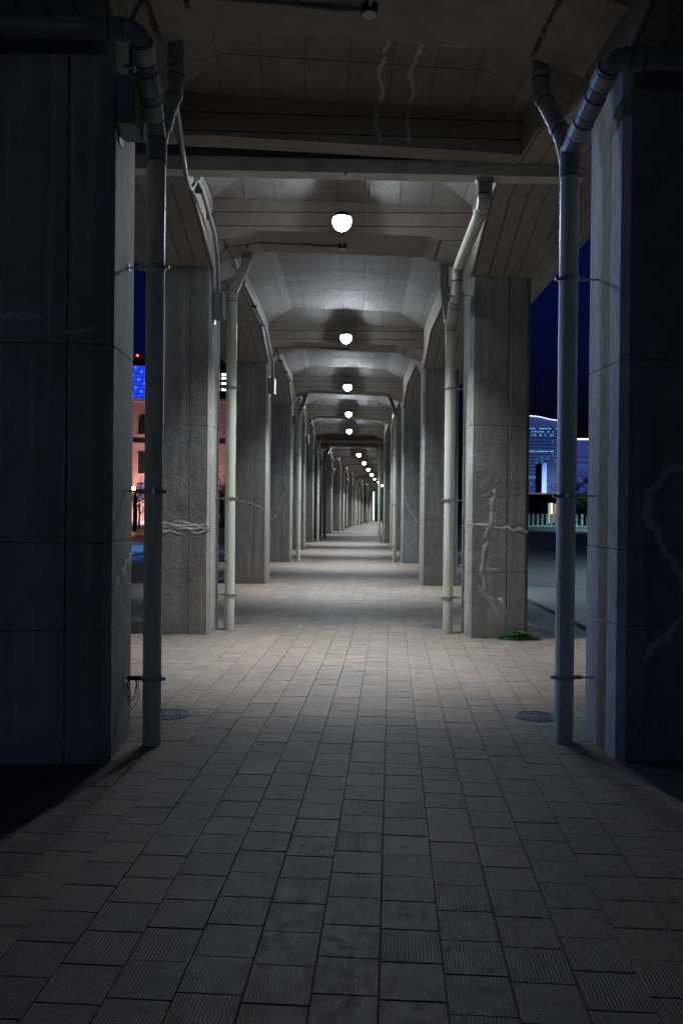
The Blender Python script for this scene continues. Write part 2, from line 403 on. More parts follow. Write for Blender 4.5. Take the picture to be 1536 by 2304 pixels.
# ------------------------------------------------------------------ viaduct deck segments
def deck_tf(s): return lambda x, y, z: (x, y, z - .03*x + s['z'] + s['p']*y)
names = ['nearest viaduct deck over the viewer, brown concrete beams with broad filled cracks',
         'second viaduct deck behind the cream gutter, long run of coffers with thin white crack lines',
         'third viaduct deck farther along the arcade, starting behind the far gutter',
         'farthest viaduct deck where the arcade bends right out of sight']
B, HW, PW = GZ+3.18, 1.5, .7
for si, s in enumerate(SEG):
    hh = R(s['h']); n = s['n']; L = (n-1)*6.2
    v0 = -2.35-s['back'] if si == 0 else -2.12; v1 = L+2.22
    if si == 0: v0 = -6.0
    D = thing('viaduct_deck', names[si], 'viaduct', (s['c'][0], s['c'][1], 0), -hh, 'viaduct deck segments')
    tf = deck_tf(s)
    prof = [(-HW,B-.16),(-1.0,B),(1.0,B),(HW,B-.16),(HW,B+.62),(-HW,B+.62)]
    prof_end = [(-HW,B-.01),(-1.15,B),(1.15,B),(HW,B-.01),(HW,B+.62),(-HW,B+.62)]
    stations = []
    for k in range(n):
        MB(tf).extr(prof, lambda p,q,a: (p,a,q), k*6.2-.32, k*6.2+.45).build('cross_beam', M['beam'], D)
        stations.append((k*6.2-.32, k*6.2+.45))
    for ve in ((v0, v0+.22), (v1-.22, v1)):
        MB(tf).extr(prof_end, lambda p,q,a: (p,a,q), *ve).build('cross_beam', M['beam'], D)
        stations.append(ve)
    stations.sort()
    for a, b in zip(stations, stations[1:]):                 # coffers: flat slab with sloping haunches on four sides
        y0, y1 = a[1], b[0]; c = .45 if y1-y0 > 1.2 else .3
        lo, hi = B+.36, B+.54
        o4 = [(-HW,y0,lo),(HW,y0,lo),(HW,y1,lo),(-HW,y1,lo)]; i4 = [(-HW+.5,y0+c,hi),(HW-.5,y0+c,hi),(HW-.5,y1-c,hi),(-HW+.5,y1-c,hi)]
        t4 = [(p[0],p[1],B+.63) for p in o4]
        m_ = MB(tf).add(o4+i4, [(0,4,5,1),(1,5,6,2),(2,6,7,3),(3,7,4,0),(4,7,6,5)])
        m_.build('ceiling_slab', M['slab'], D)
    for sd in (-1, 1):                                       # haunched side beams
        pts = [(v0, B)]
        for k in range(n):
            v = k*6.2
            h1 = 1.25
            pts += [(v-.3-h1, B), (v-.3, B-.43), (v+.3, B-.43), (v+.3+h1, B)]
        pts += [(v1, B), (v1, B+.63), (v0, B+.63)]
        if si == 0: pts = [p for p in pts if p[0] >= v0]
        u0, u1 = (HW, HW+PW) if sd > 0 else (-HW-PW, -HW)
        MB(tf).extr(pts, lambda p,q,a: (a,p,q), u0, u1).build('side_beam', M['side'], D)
        e = [(HW+PW, B+.45),(HW+PW+1.1, B+.58),(HW+PW+1.1, B+1.2),(HW+PW+.9, B+1.2),(HW+PW+.9, B+.85),(HW+PW, B+.85)]
        MB(tf).extr([(sd*p,q) for p,q in e], lambda p,q,a: (p,a,q), v0, v1).build('parapet', M['side'], D)
    MB(tf).box(-HW-PW-.001,HW+PW+.001,v0,v1,B+.635,B+.9).build('road_slab', M['beam'], D)
    s['D'] = D; s['tf'] = tf; s['st'] = stations

# crack filler and repair marks: thin uneven ribbons of mortar standing slightly proud
def ribbon(name, pts, width, thick, parent, mat, plane, tf=None, seed=1, ends=True, dens=14):
    rg = random.Random(seed); P = []
    for (a, b), (c, d) in zip(pts, pts[1:]):
        L = math.hypot(c-a, d-b); m = max(2, int(L*dens*1.6))
        for k in range(m): t = k/m; P.append((a+(c-a)*t+rg.gauss(0,width*.2), b+(d-b)*t+rg.gauss(0,width*.2)))
    P.append(pts[-1]); vs = []; n = len(P)
    for i in range(n):
        a, b = P[max(0,i-1)], P[min(n-1,i+1)]; dx, dy = b[0]-a[0], b[1]-a[1]; L = math.hypot(dx,dy) or 1
        nx, ny = -dy/L, dx/L; w1 = width*rg.uniform(.22,.95); w2 = width*rg.uniform(.22,.95)
        if i in (0, n-1): w1 *= .4; w2 *= .4
        p = P[i]
        vs += [plane(p[0]+nx*w1, p[1]+ny*w1, -.004), plane(p[0]+nx*w1*.6, p[1]+ny*w1*.6, thick*rg.uniform(.5,1)),
               plane(p[0]-nx*w2*.6, p[1]-ny*w2*.6, thick*rg.uniform(.5,1)), plane(p[0]-nx*w2, p[1]-ny*w2, -.004)]
    fs = [(i*4+k, i*4+k+1, i*4+k+5, i*4+k+4) for i in range(n-1) for k in range(3)]
    return MB(tf).add(vs, fs).build(name, mat, parent, smooth=True, sharp=60)
HI = B+.54
s0, s1 = SEG[0], SEG[1]
flat = lambda a, b, t: (a, b, HI-.002-t)
y1_ = 6.2
for x0, sd in ((.20,3),(.47,5)):
    ribbon('crack_repair', [(x0,6.6),(x0+.03,7.0),(x0-.02,7.3),(x0+.05,7.55),(x0+.03,7.74)], .04, .004, s0['D'], M['chalk'], flat, s0['tf'], sd)
    vf = s0['st'][-1][0]
    ribbon('crack_repair', [(x0+.03,7.75),(x0-.01,7.9),(x0+.05,8.05),(x0+.03,8.19)], .035, .004, s0['D'], M['chalk'], lambda a,b,t: (a, b, HI-.002-t-.18*(b-7.75)/.45), s0['tf'], sd+5)
    ribbon('crack_repair', [(x0+.03,B+.35),(x0,B+.2),(x0+.05,B+.02)], .03, .004, s0['D'], M['patch'], lambda a,b,t,vf=vf: (a, vf-.001-t, b), s0['tf'], sd+10)
ribbon('crack_repair', [(-1.0,7.55),(-.3,7.5),(.3,7.53),(1.0,7.56)], .035, .004, s0['D'], M['chalk'], flat, s0['tf'], 21)
for k in range(4):
    base = 6.2*k+.32
    for q, (v, x0, x1) in enumerate([(1.0,-.9,.62),(1.75,-.95,.95),(2.7,-.92,.9),(3.7,-.5,.9)]):
        if k % 2 and q == 1: continue
        ribbon('crack_repair', [(x0+ (t*(x1-x0)/5), base+v+random.uniform(-.06,.06)) for t in range(6)], .012, .003, s1['D'], M['chalk'], flat, s1['tf'], 31+k*7+q)
for k, x0 in ((1,.35),(2,.3)):
    ribbon('crack_repair', [(x0+.25,6.2*k-1.6),(x0,6.2*k-1.55),(x0+.02,6.2*k-1.1),(x0-.01,6.2*k-.8)], .02, .003, s1['D'], M['chalk'], flat, s1['tf'], 77+k)

# ------------------------------------------------------------------ pillars
ords = ['', 'nearest', 'second', 'third', 'fourth', 'fifth', 'sixth', 'seventh', 'eighth', 'ninth', 'tenth', 'eleventh', 'twelfth', 'thirteenth', 'fourteenth', 'fifteenth', 'sixteenth']
ch = .042
oct_ = lambda hx, hy, c: [(-hx+c,-hy),(hx-c,-hy),(hx,-hy+c),(hx,hy-c),(hx-c,hy),(-hx+c,hy),(-hx,hy-c),(-hx,-hy+c)]
BOX_AT = set(range(1, 20))
PILL = {}
rg = random.Random(11)
for fi, fr in enumerate(FR):
    if fi == 0: pass
    for sd in (-1, 1):
        side = 'left' if sd < 0 else 'right'
        w = L2W(fr, sd*(HW+PW/2), 0)
        extra = {(1,-1):', in deep shadow with a grey box high on its inner side', (1,1):', its inner side catching blue light and its front crossed by mortar repairs',
                 (2,-1):', with a rough spalled band at waist height', (2,1):', with a branching mortar repair and weeds at its foot',
                 (4,-1):', with a slanting pale crack line on its front', (4,1):', with a curving pale crack line on its front'}.get((fi,sd), '')
        lab = ('%s pillar behind the viewer' % side) if fi == 0 else '%s concrete pillar on the %s of the arcade counted from the viewer%s' % (ords[fi], side, extra)
        if fi == 0: lab = 'concrete pillar standing on the %s just behind the viewer' % side
        p = thing('concrete_pillar', lab, 'pillar', (w[0], w[1], 0), -fr['h'], 'concrete pillars of the arcade')
        PILL[(fi,sd)] = p
        top = B-.43 - .03*sd*(HW+PW/2) + fr['z']
        br = [-.05, .79+rg.uniform(-.03,.03), 1.28+rg.uniform(-.02,.02), 2.42+rg.uniform(-.05,.05), top+.012]
        if fi > 8: br = [-.05, 1.28, top+.012]
        for a, b in zip(br, br[1:]):
            MB().prism(oct_(.35, .3, ch), a+.0015, b-.0015, .004, .004).build('concrete_lift', M['pillar'], p)
        cz = 0
    
front = lambda a, b, t: (a, -.3-t, b)                        # front face of a pillar in its own coordinates
def rp(fi, sd, pts, width, thick, mat='patch', seed=1):
    thick *= .02; width *= 1.25
    p = PILL[(fi,sd)]; fr = FR[fi]; u = sd*(HW+PW/2)
    px = p.location.x
    ribbon('mortar_repair', [(x-px, z) for x, z in pts], width, thick, p, M[mat], front, None, seed)
rp(2,1,[(1.788,1.76),(1.755,1.476),(1.736,1.269)],.055,.016,seed=2)
rp(2,1,[(1.72,1.27),(1.656,1.01),(1.648,.752),(1.681,.546),(1.75,.418),(1.829,.227)],.05,.016,seed=3)
rp(2,1,[(1.52,1.303),(1.638,1.304),(1.767,1.29),(1.922,1.271),(2.17,1.243)],.045,.014,seed=4)
rp(2,1,[(1.70,.52),(1.80,.44),(1.853,.47),(1.942,.29)],.04,.018,seed=5)
rp(1,1,[(2.10,1.86),(2.02,1.775),(1.861,1.655),(1.796,1.497),(1.877,1.326),(2.027,1.104),(2.1,1.0)],.05,.006,'chalk',seed=6)
rp(1,1,[(2.09,.90),(2.029,.853),(1.935,.76),(1.80,.601)],.055,.006,'chalk',seed=7)
rp(2,-1,[(-2.19,1.30),(-2.064,1.293),(-1.857,1.30),(-1.70,1.27),(-1.571,1.25)],.05,.016,seed=8)
rp(2,-1,[(-2.19,1.26),(-1.95,1.25),(-1.75,1.24),(-1.53,1.215)],.045,.02,seed=9)
_r = random.Random(44)
for q in range(9):
    xa = -2.19+_r.uniform(0,.45); za = 1.25+_r.uniform(-.07,.07)
    rp(2,-1,[(xa,za),(xa+.08,za+_r.uniform(-.02,.02)),(min(-1.52,xa+_r.uniform(.14,.24)),za+_r.uniform(-.03,.03))],.022,.07,seed=50+q)
rp(2,-1,[(-2.19,1.285),(-2.0,1.27),(-1.8,1.265),(-1.53,1.25)],.03,.024,seed=19)
rp(2,1,[(1.60,.62),(1.66,.50),(1.70,.40)],.03,.018,seed=29)
rp(2,1,[(1.72,.80),(1.84,.79)],.02,.01,'chalk',seed=30)
rp(3,-1,[(-2.0,1.62),(-1.801,1.56),(-1.50,1.46)],.05,.008,seed=10)
rp(4,-1,[(-1.895,1.043),(-1.78,1.28),(-1.68,1.508),(-1.60,1.80),(-1.52,1.874)],.035,.008,'chalk',seed=11)
rp(4,1,[(1.70,1.9),(1.74,1.70),(1.824,1.481),(1.97,1.25),(2.1,1.119)],.035,.008,'chalk',seed=12)
rp(5,-1,[(-1.85,1.4),(-1.7,1.6),(-1.5,1.7)],.03,.008,'chalk',seed=13)
rp(1,-1,[(-2.0,2.60),(-1.75,2.57)],.04,.008,seed=14)
rp(1,-1,[(-1.62,2.50),(-1.45,2.52)],.04,.008,seed=15)
# patch on the inner face of the nearest left pillar, low down
inner = lambda a, b, t: (.35+t, a, b)
ribbon('mortar_repair', [(-.28,.95),(-.1,1.05),(.1,1.12),(.27,1.2)], .07, .008, PILL[(1,-1)], M['patch'], inner, None, 16)
# old bolt stub on the second right pillar
bp_ = PILL[(2,1)]
b_ = MB(); b_.cyl((-.1,-.298,3.02),(-.1,-.35,3.02),.018); b_.cyl((-.1,-.30,3.02),(-.1,-.31,3.02),.03); b_.build('bolt', M['steel'], bp_, True)

# ------------------------------------------------------------------ lamps on the front of the cross beams
LIT = [2,3,4,5,6,8,9,10,11,12,13,14,15]
for fi, fr in enumerate(FR):
    if fi in (0, 7) or fi > 15: continue
    lit = fi in LIT
    u = .0
    w = L2W(fr, u, 0); zb = B+fr['z']-.03*u
    rank = (LIT.index(fi)+1) if lit else 0
    lab = ('unlit lamp with its junction box under the nearest cross beam at the top edge' if not lit else
           '%s glowing white lamp from the viewer, above the %s pillar pair' % (ords[rank], ords[fi]))
    T = thing('arcade_lamp', lab, 'lamp', (w[0], w[1], zb), -fr['h'], 'white lamps along the arcade ceiling')
    yl = -.45
    m_ = MB(); m_.dome((0,yl,.075), .092, .065, full=True); m_.build('globe', M['glow'] if lit else M['glass'], T, True)
    m_ = MB(); m_.dome((0,yl-.01,.118), .112, .045); m_.cyl((0,yl,.14),(0,yl,.20),.03,.02); m_.build('cap', M['housing'], T, True)
    sv = []; sf = []                                         # half-round rear shade hugging the back and underside of the globe
    for i in range(9):
        for k in range(13):
            az = pi*k/12; el = -pi/2+pi*i/8
            sv.append((cos(az)*cos(el)*.106, yl-.045+sin(az)*cos(el)*.15, .075+sin(el)*.12))
    for i in range(8):
        for k in range(12): sf.append((i*13+k,i*13+k+1,(i+1)*13+k+1,(i+1)*13+k))
    MB().add(sv, sf).build('rear_shade', M['housing'], T, True)
    m_ = MB(); m_.box(-.05,.05,-.325,-.318,.10,.24); m_.sweep([(0,-.32,.18),(0,yl,.18)], .014, 8); m_.build('wall_bracket', M['housing'], T)
    m_ = MB(); m_.cyl((0,.08,.0),(0,.08,-.055),.054); m_.build('junction_box', M['housing'], T, True)
    m_ = MB(); m_.cyl((0,.08,-.055),(0,.08,-.062),.047); m_.build('box_lid', M['cream'], T, True)
    m_ = MB(); m_.sweep([(0,.04,-.025),(0,-.355,-.02),(0,-.355,.05),(0,-.355,.13)], .011, 8, .04); m_.build('stem', M['steel'], T, True)
    m_ = MB(); m_.cyl((0,-.365,-.03),(0,-.365,-.075),.024,n=12); m_.build('end_cap', M['cream'], T, True)
    if lit:
        ld = bpy.data.lights.new('lamp_light', 'SPOT'); ld.energy = LAMP_W; ld.color = LAMP_COL
        ld.spot_size = R(78); ld.spot_blend = 1.0; ld.shadow_soft_size = .016
        lo = bpy.data.objects.new('lamp_light', ld); COL.objects.link(lo); lo.parent = T
        lo.scale = (1.35,1,1); lo.location = (0, yl-.052, -.006); lo.rotation_euler = (R(-3), 0, 0)

# ------------------------------------------------------------------ drain pipes
def clampset(T, x, y, z, r, wx, sgn, yw=None):
    c = MB(); c.ring((x,y,z), r, .03, .006); c.cyl((x-sgn*(r+.005),y-.012,z),(x-sgn*(r+.03),y-.012,z),.012,n=8)
    c.cyl((x+sgn*(r),y,z),(x+sgn*(r+.05),y,z),.014,n=8)
    c.cyl((x+sgn*(r+.03),y,z),(wx,y,z),.0065,n=8); c.cyl((wx-sgn*.005,y,z),(wx,y,z),.022,n=12)
    return c.build('clamp', M['steel'], T, True)
def coupling(T, p, d, r, h=.07, mat='coupling'):
    p = Vector(p); d = Vector(d).normalized()
    o = MB().cyl(p-d*h/2, p+d*h/2, r*1.09, n=24).build('coupling', M[mat], T, True)
    for e_ in (-1, 1): MB().cyl(p+d*e_*(h/2-.002), p+d*e_*(h/2+.005), r*1.10, n=24).build('rubber_ring', M['ring'], o, True)
    return o
# nearest pair
def near_pipe(label, X, Y, r, htop, C, end, branch, wx, sgn):
    T = thing('drain_pipe', label, 'drain pipe', (X, Y, 0), 0, 'drain pipes down the pillars')
    q = lambda p: (p[0]-X, p[1]-Y, p[2])
    MB().sweep([(0,0,.0),(0,0,htop)], r, 28).build('pipe', M['pvc'], T, True)
    C = Vector(q(C)); A = Vector((0,0,htop-.02)); d = (C-A); dn = d.normalized()
    MB().sweep([(0,0,htop-.06),A,C,q(end)], r*1.0, 28, .10).build('pipe', M['boxgrey'], T, True)
    for t, m, hh in ((.26,'cream',.10),(.52,'coupling',.12),(.80,'cream',.10)):
        coupling(T, A+d*t, dn, r, hh, m)
    coupling(T, C-dn*.09, dn, r*.99, .05, 'coupling')
    e = Vector(q(end)); de = (e-C).normalized()
    coupling(T, C+de*.13, de, r, .07, 'boxgrey'); coupling(T, C+de*.8, de, r, .08, 'boxgrey')
    coupling(T, (0,0,htop-.12), (0,0,1), r, .14, 'boxgrey')
    bq = [q(p) for p in branch]
    MB().sweep([(0,0,htop-.16)]+bq, r*.92, 24, .10).build('branch_pipe', M['boxgrey'], T, True)
    b1, b2 = Vector(bq[0]), Vector(bq[1]); db = (b2-b1).normalized()
    coupling(T, b1+db*.10, db, r*.93, .06); coupling(T, b2-db*.10, db, r*.93, .06)
    coupling(T, b2+Vector((0,0,.12)), (0,0,1), r*.93, .05)
    for z in (2.99, 1.59, .415): clampset(T, 0, 0, z, r, wx-X, sgn)
    return T
pl = near_pipe('nearest left drain pipe, dark and thick, bending over the left pillar to the frame edge', -1.178, 5.0, .058, GZ+2.34,
     (-1.15,4.47,GZ+2.66), (-3.4,4.30,GZ+2.60), [(-1.178,5.08,GZ+2.36),(-1.155,5.45,GZ+2.84),(-1.155,5.46,GZ+3.7)], -1.345, -1)
pr = near_pipe('nearest right drain pipe, with a blue-lit edge, joined by two pipes near the ceiling', 1.453, 5.16, .061, GZ+2.34,
     (1.51,4.52,GZ+2.56), (3.6,4.42,GZ+2.50), [(1.44,5.28,GZ+2.46),(1.365,5.60,GZ+2.92),(1.36,5.61,GZ+3.7)], 1.66, 1)
# blue marking dots on the couplings
m_ = MB(); m_.cyl((-.03,-.060,GZ+2.285),(-.031,-.066,GZ+2.286),.012,n=12); m_.build('blue_marker', simple('blue_plastic',(.03,.12,.6),.4), pl)
def far_pipe(fi, sd, label, kind=0):
    fr = FR[fi]; u = sd*1.33; r = .062
    w = L2W(fr, u, .08); T = thing('drain_pipe', label, 'drain pipe', (w[0], w[1], 0), -fr['h'], 'drain pipes down the pillars')
    z0 = B+fr['z']
    ht = z0-.60
    MB().sweep([(0,0,0),(0,0,ht+.02)], r, 20).build('pipe', M['pvc'], T, True)
    inx = -sd*.14
    if kind == 0:
        MB().sweep([(0,0,ht),(inx,.30,z0-.12),(inx,.30,z0+.5)], r*.95, 20, .1).build('branch_pipe', M['coupling' if fi > 2 else 'pvc'], T, True)
        coupling(T, (0,0,ht-.04), (0,0,1), r, .12, 'cream')
        coupling(T, (inx,.30,z0-.06), (0,0,1), r, .05, 'coupling')
    for z in (2.94, 1.60, .43): clampset(T, 0, 0, z, r, sd*(HW-1.33), sd)
    return T
t = far_pipe(2, -1, 'second left drain pipe, pale cream, standing beside the brightly lit pillar side')
# second right pipe with the long dog-leg to the gutter
T = thing('drain_pipe', 'second right drain pipe, pale, rising in a long slant to the cream gutter', 'drain pipe', (1.29, 9.58, 0), 0, 'drain pipes down the pillars')
r = .062; ht = GZ+2.26
MB().sweep([(0,0,0),(0,0,ht)], r, 24).build('pipe', M['pvc'], T, True)
MB().sweep([(0,0,ht-.05),(0,-.10,ht+.03),(.01,-.40,ht+.25),(.01,-.43,GZ+2.74),(.0,-2.20,GZ+2.82),(-.0,-2.21,GZ+3.0)], r, 24, .09).build('pipe', M['pvc'], T, True)
coupling(T, (0,0,ht-.06), (0,0,1), r, .14, 'cream'); coupling(T, (.01,-.43,GZ+2.66), (0,0,1), r, .10, 'cream')
coupling(T, (.005,-.25,ht+.14), (0,-.8,.6), r, .08, 'cream')
coupling(T, (.01,-.55,GZ+2.745), (0,-1,.05), r, .05, 'coupling'); coupling(T, (0,-2.05,GZ+2.815), (0,-1,.05), r, .10, 'cream')
coupling(T, (0,-2.21,GZ+2.95), (0,0,1), r*1.05, .10, 'coupling')
MB().cyl((0,-2.21,GZ+3.0),(0,-2.21,GZ+3.05),.075,.1,24).build('funnel', M['coupling'], T, True)
MB().sweep([(0,0,ht-.1),(-.02,.12,ht+.1),(-.02,.50,GZ+2.80),(-.02,.50,GZ+3.65)], r*.9, 20, .1).build('branch_pipe', M['coupling'], T, True)
for z in (2.94, 1.60, .43): clampset(T, 0, 0, z, r, .19, 1)
clampset(T, .01, -.43, GZ+2.45, r*1.02, .18, 1)
for fi in (4, 6, 7, 9, 11, 12, 14):
    for sd in (-1, 1):
        if sd > 0 and fi > 7: continue
        far_pipe(fi, sd, '%s drain pipe standing at the %s pillar from the viewer on the %s' % ('pale' if fi < 9 else 'thin distant', ords[fi], 'left' if sd < 0 else 'right'))

# ------------------------------------------------------------------ gutters across the joints
def gutter(label, c, hd, z, slope, w=2.2):
    T = thing('rain_gutter', label, 'gutter', (c[0], c[1], z), hd, 'cream rain gutters across the deck joints')
    cuts = [-w, -1.05, 1.05, w]
    for a, b in zip(cuts, cuts[1:]):
        f = lambda x, y, zz: (x, y, zz - slope*x)
        m_ = MB(f); m_.box(a+.002,b-.002,-.08,-.07,0,.125); m_.box(a+.002,b-.002,.07,.08,0,.125); m_.box(a+.002,b-.002,-.07,.07,0,.01)
        m_.build('gutter_length', M['gutter'], T)
    for a in cuts[1:3]:
        m_ = MB(lambda x,y,zz: (x,y,zz-slope*x)); m_.box(a-.02,a+.02,-.084,-.0815,-.004,.127); m_.box(a-.02,a+.02,-.084,.084,-.006,-.0015)
        m_.build('joint_cover', M['gutter'], T)
    return T
G1 = gutter('long cream rain gutter crossing the arcade under the nearest deck joint', (-.02,7.36), -R(.5), GZ+3.055, .014)
m_ = MB(); m_.cyl((.03,-.09,.0),(.03,-.09,-.03),.012,n=10); m_.build('drip_spout', M['steel'], G1, True)
gutter('distant cream rain gutter crossing behind the fifth lamp', (.36,36.72), -R(3), GZ+2.98, .005)
gutter('farthest rain gutter, half hidden by the bend', (2.5,66.2), -R(5), GZ+2.4, .0)

# ------------------------------------------------------------------ wall boxes and conduits
for fi, fr in enumerate(FR):
    if fi == 0 or fi > 12: continue
    w = L2W(fr, -HW, -.16)
    T = thing('switch_box', 'grey metal box mounted high on the inner side of the %s left pillar' % ords[fi], 'electrical box', (w[0],w[1],0), -fr['h'], 'grey boxes on the left pillars')
    z0 = GZ+2.22+fr['z']
    MB().cbox(.008,.105,-.12,.12,z0,z0+.29,.006).build('case', M['boxgrey'], T)
    MB().cbox(.107,.118,-.125,.125,z0-.005,z0+.295,.004).build('cover', M['boxgrey'], T)
    MB().box(.0,.007,-.03,.05,z0-.07,z0+.34).build('mounting_plate', M['steel'], T)
    m_ = MB(); m_.box(.1185,.121,-.10,-.05,z0+.02,z0+.07); m_.build('label_plate', simple('label_white',(.6,.6,.6),.5), T) if fi < 4 else None
for fi, fr in enumerate(FR):                                  # rising conduits from each box to the lamp box
    if fi == 0 or fi > 12: continue
    zs = B+fr['z']; zb = GZ+2.50+fr['z']; lift = .03*1.45
    T = thing('conduit', 'grey conduit climbing from the %s box and along the beam to its lamp' % ords[fi], 'conduit', (fr['x'],fr['y'],0), -fr['h'], 'conduits from box to lamp')
    yy = .10
    pts = [(-1.44,-.14,zb),(-1.44,-.13,zs-.28),(-1.38,-.05,zs-.12),(-1.02,yy,zs+.0),(-.5,yy,zs-.005),(-.2,yy,zs-.022),(-.05,.08,zs-.024)]
    MB(lambda x,y,z: (x,y,z-.03*x)).sweep(pts, .015, 10, .08).build('conduit_run', M['cable'], T, True)
    for (x, y, z, dx) in ((-1.15,yy,zs-.045,1),(-.45,yy,zs-.012,1)):
        m_ = MB(); m_.box(x-.016,x+.016,y-.035,y+.035,z-.012+.03*1.0,z+.035+.03*1.0); m_.build('saddle_clip', M['housing'], T)
    m_ = MB(); m_.box(-1.47,-1.41,-.17,-.10,zb+.10,zb+.125); m_.build('saddle_clip', M['steel'], T)
for fi in range(2, 12):                                       # conduits along the left side beam between frames
    a, b = FR[fi], FR[fi+1]
    if a['seg'] != b['seg']: continue
    T = thing('conduit', 'long grey conduit under the left side beam between the %s and %s pillars' % (ords[fi], ords[fi+1]), 'conduit', (a['x'],a['y'],0), -a['h'], 'conduits along the left side beam')
    z = B+a['z']+.045; z2 = B+b['z']+.045
    MB().sweep([(-1.40,.33,z-.05),(-1.43,.7,z+.03),(-1.455,1.6,z+.04),(-1.455,4.4,z2+.04),(-1.44,4.9,z2-.02),(-1.43,5.85,z2-.35),(-1.425,6.0,z2-.42),(-1.42,6.02,GZ+2.50+b['z'])], .026, 12, .12).build('conduit_run', M['conduit'], T, True)
    for y in (1.9, 3.3, 4.6):
        MB().box(-1.50,-1.42,y-.02,y+.02,z-.01,z+.035).build('saddle_clip', M['housing'], T)
T = thing('flexible_hose', 'grey flexible conduit hanging in a loop beside the left pipe under the gutter', 'hose', (-1.3,6.5,0))
q = lambda p: (p[0]+1.3, p[1]-6.5, p[2])
MB().sweep([q(p) for p in [(-1.22,5.55,4.62),(-1.225,5.6,4.50),(-1.26,5.95,4.50),(-1.33,6.45,4.52),(-1.38,6.8,4.50),(-1.41,7.1,4.44),(-1.415,7.25,4.405),(-1.41,7.38,4.43),(-1.41,7.55,4.56),(-1.42,7.68,4.66)]], .021, 14, .08).build('hose_run', M['conduit'], T, True)
MB().sweep([q(p) for p in [(-1.42,7.66,4.66),(-1.44,8.1,4.70),(-1.45,8.5,4.66),(-1.46,9.05,4.56),(-1.46,9.30,4.30),(-1.46,9.34,4.0)]], .024, 14, .06).build('conduit_run', M['conduit'], T, True)
MB().cyl(q((-1.415,7.64,4.64)), q((-1.425,7.74,4.68)), .034, n=14).build('socket', M['conduit'], T, True)
for y in (8.0, 8.7): MB().box(-.20,-.12,y-6.52,y-6.48,4.64-.02*(y-8),4.73-.05*(y-8)).build('saddle_clip', M['housing'], T)
# wire bundle on the lowest left clamp
T = thing('wire_bundle', 'loose loops of black wire hanging from the lowest clamp of the near left pipe', 'wire', (-1.30,4.98,.42))
rg = random.Random(5)
for k in range(4):
    a = .035+.012*k; m_ = MB()
    m_.sweep([(rg.uniform(-.01,.01)+a*.6*sin(t*pi/6), .01*k+.012*sin(t), -.06-.03*k*.4+ (a+.02)*cos(t*pi/6)*1.1) for t in range(13)], .0022, 6)
    m_.build('wire', M['black'], T, True)
m_ = MB(); m_.sweep([(.03,0,.01),(.0,-.01,.005),(-.05,0,-.06)], .0022, 6, .02); m_.cyl((-.03,0,.0),(.05,0,.0),.014,n=8); m_.build('wire_tie', M['black'], T, True)

# ------------------------------------------------------------------ manholes
def manhole(label, x, y, r=.14):
    T = thing('manhole_cover', label, 'manhole cover', (x, y, 0), random.uniform(0,1), 'round drain covers in the paving')
    n = 40
    MB().cyl((0,0,-.01),(0,0,.0035), r*.93, n=n).build('cover', M['iron'], T)
    MB().ring((0,0,.003), r*.95, .009, r*.10, n).build('rim', M['iron'], T)
    MB().cyl((0,0,.003),(0,0,.0075), r*.24, n=20).build('hub', M['iron'], T)
    for (rad, cnt, w) in ((.42,8,.13),(.62,12,.12),(.80,16,.10)):
        for k in range(cnt):
            a0 = 2*pi*(k+.14)/cnt + rad; a1 = 2*pi*(k+.82)/cnt + rad; vs = []
            for zz in (.003,.0075):
                for rr_ in (rad-w/2, rad+w/2):
                    vs += [(cos(a0+(a1-a0)*t/3)*rr_*r, sin(a0+(a1-a0)*t/3)*rr_*r, zz) for t in range(4)]
            fs = [(8+i,9+i,13+i,12+i) for i in range(3)]+[(i,i+1,9+i,8+i) for i in range(3)]+[(4+i,5+i,13+i,12+i) for i in range(3)]+[(0,4,12,8),(3,7,15,11)]
            MB().add(vs, fs).build('raised_stud', M['iron'], T) if y < 7 else None
manhole('round bluish drain cover behind the foot of the nearest left pipe', -1.225, 5.72)
manhole('round drain cover left of the nearest right pipe', 1.42, 5.76)
manhole('small drain cover right of the second left pipe foot', -1.33+.02, 10.3)
manhole('small drain cover left of the second right pipe foot', 1.18, 10.1)

# ------------------------------------------------------------------ weeds at pillar feet
def weeds(label, x, y, rx, ry, hz, n, seed):
    rg = random.Random(seed); mb = MB()
    for i in range(n):
        a = rg.uniform(0,2*pi); d = rg.random()**.6; px = cos(a)*d*rx; py = sin(a)*d*ry
        h = hz*(1-d*d)*rg.uniform(.4,1.15)+.006; s = rg.uniform(.45,1)*(.022 if n > 1000 else .014); t = rg.uniform(0,2*pi); tl = rg.uniform(-.7,.7)
        u = Vector((cos(t),sin(t),tl*.5))*s; w = Vector((-sin(t),cos(t),rg.uniform(-.5,.5)))*s*.6; c = Vector((px,py,h))
        mb.add([c-u, c-w*.9, c+u*1.1, c+w*.9], [(0,1,2,3)])
    st = MB()
    for i in range(n//14):
        a = rg.uniform(0,2*pi); d = rg.random(); px, py = cos(a)*d*rx*.9, sin(a)*d*ry*.9
        st.sweep([(px*.8,py*.8,0),(px,py,hz*(1-d*d)*.9+.01)], .0015, 4)
    T = thing('weed_clump', label, 'weed', (x,y,0))
    o = mb.build('leaves', M['leaf'], T); o['kind'] = 'stuff'; st.build('stems', M['leaf'], T)
weeds('bright green weed clump spreading at the foot of the second right pillar', 2.06, 9.16, .25, .07, .085, 1100, 1)
weeds('tiny weed tuft at the foot of the second left pillar', -1.98, 9.2, .08, .03, .03, 140, 2)
weeds('tiny sprig between the weed clump and the second right pipe', 1.66, 9.18, .04, .02, .02, 60, 3)
weeds('weeds at the foot of a distant left pillar near the bend', FR[10]['x']-1.5, FR[10]['y']-.4, .25, .12, .2, 500, 4)
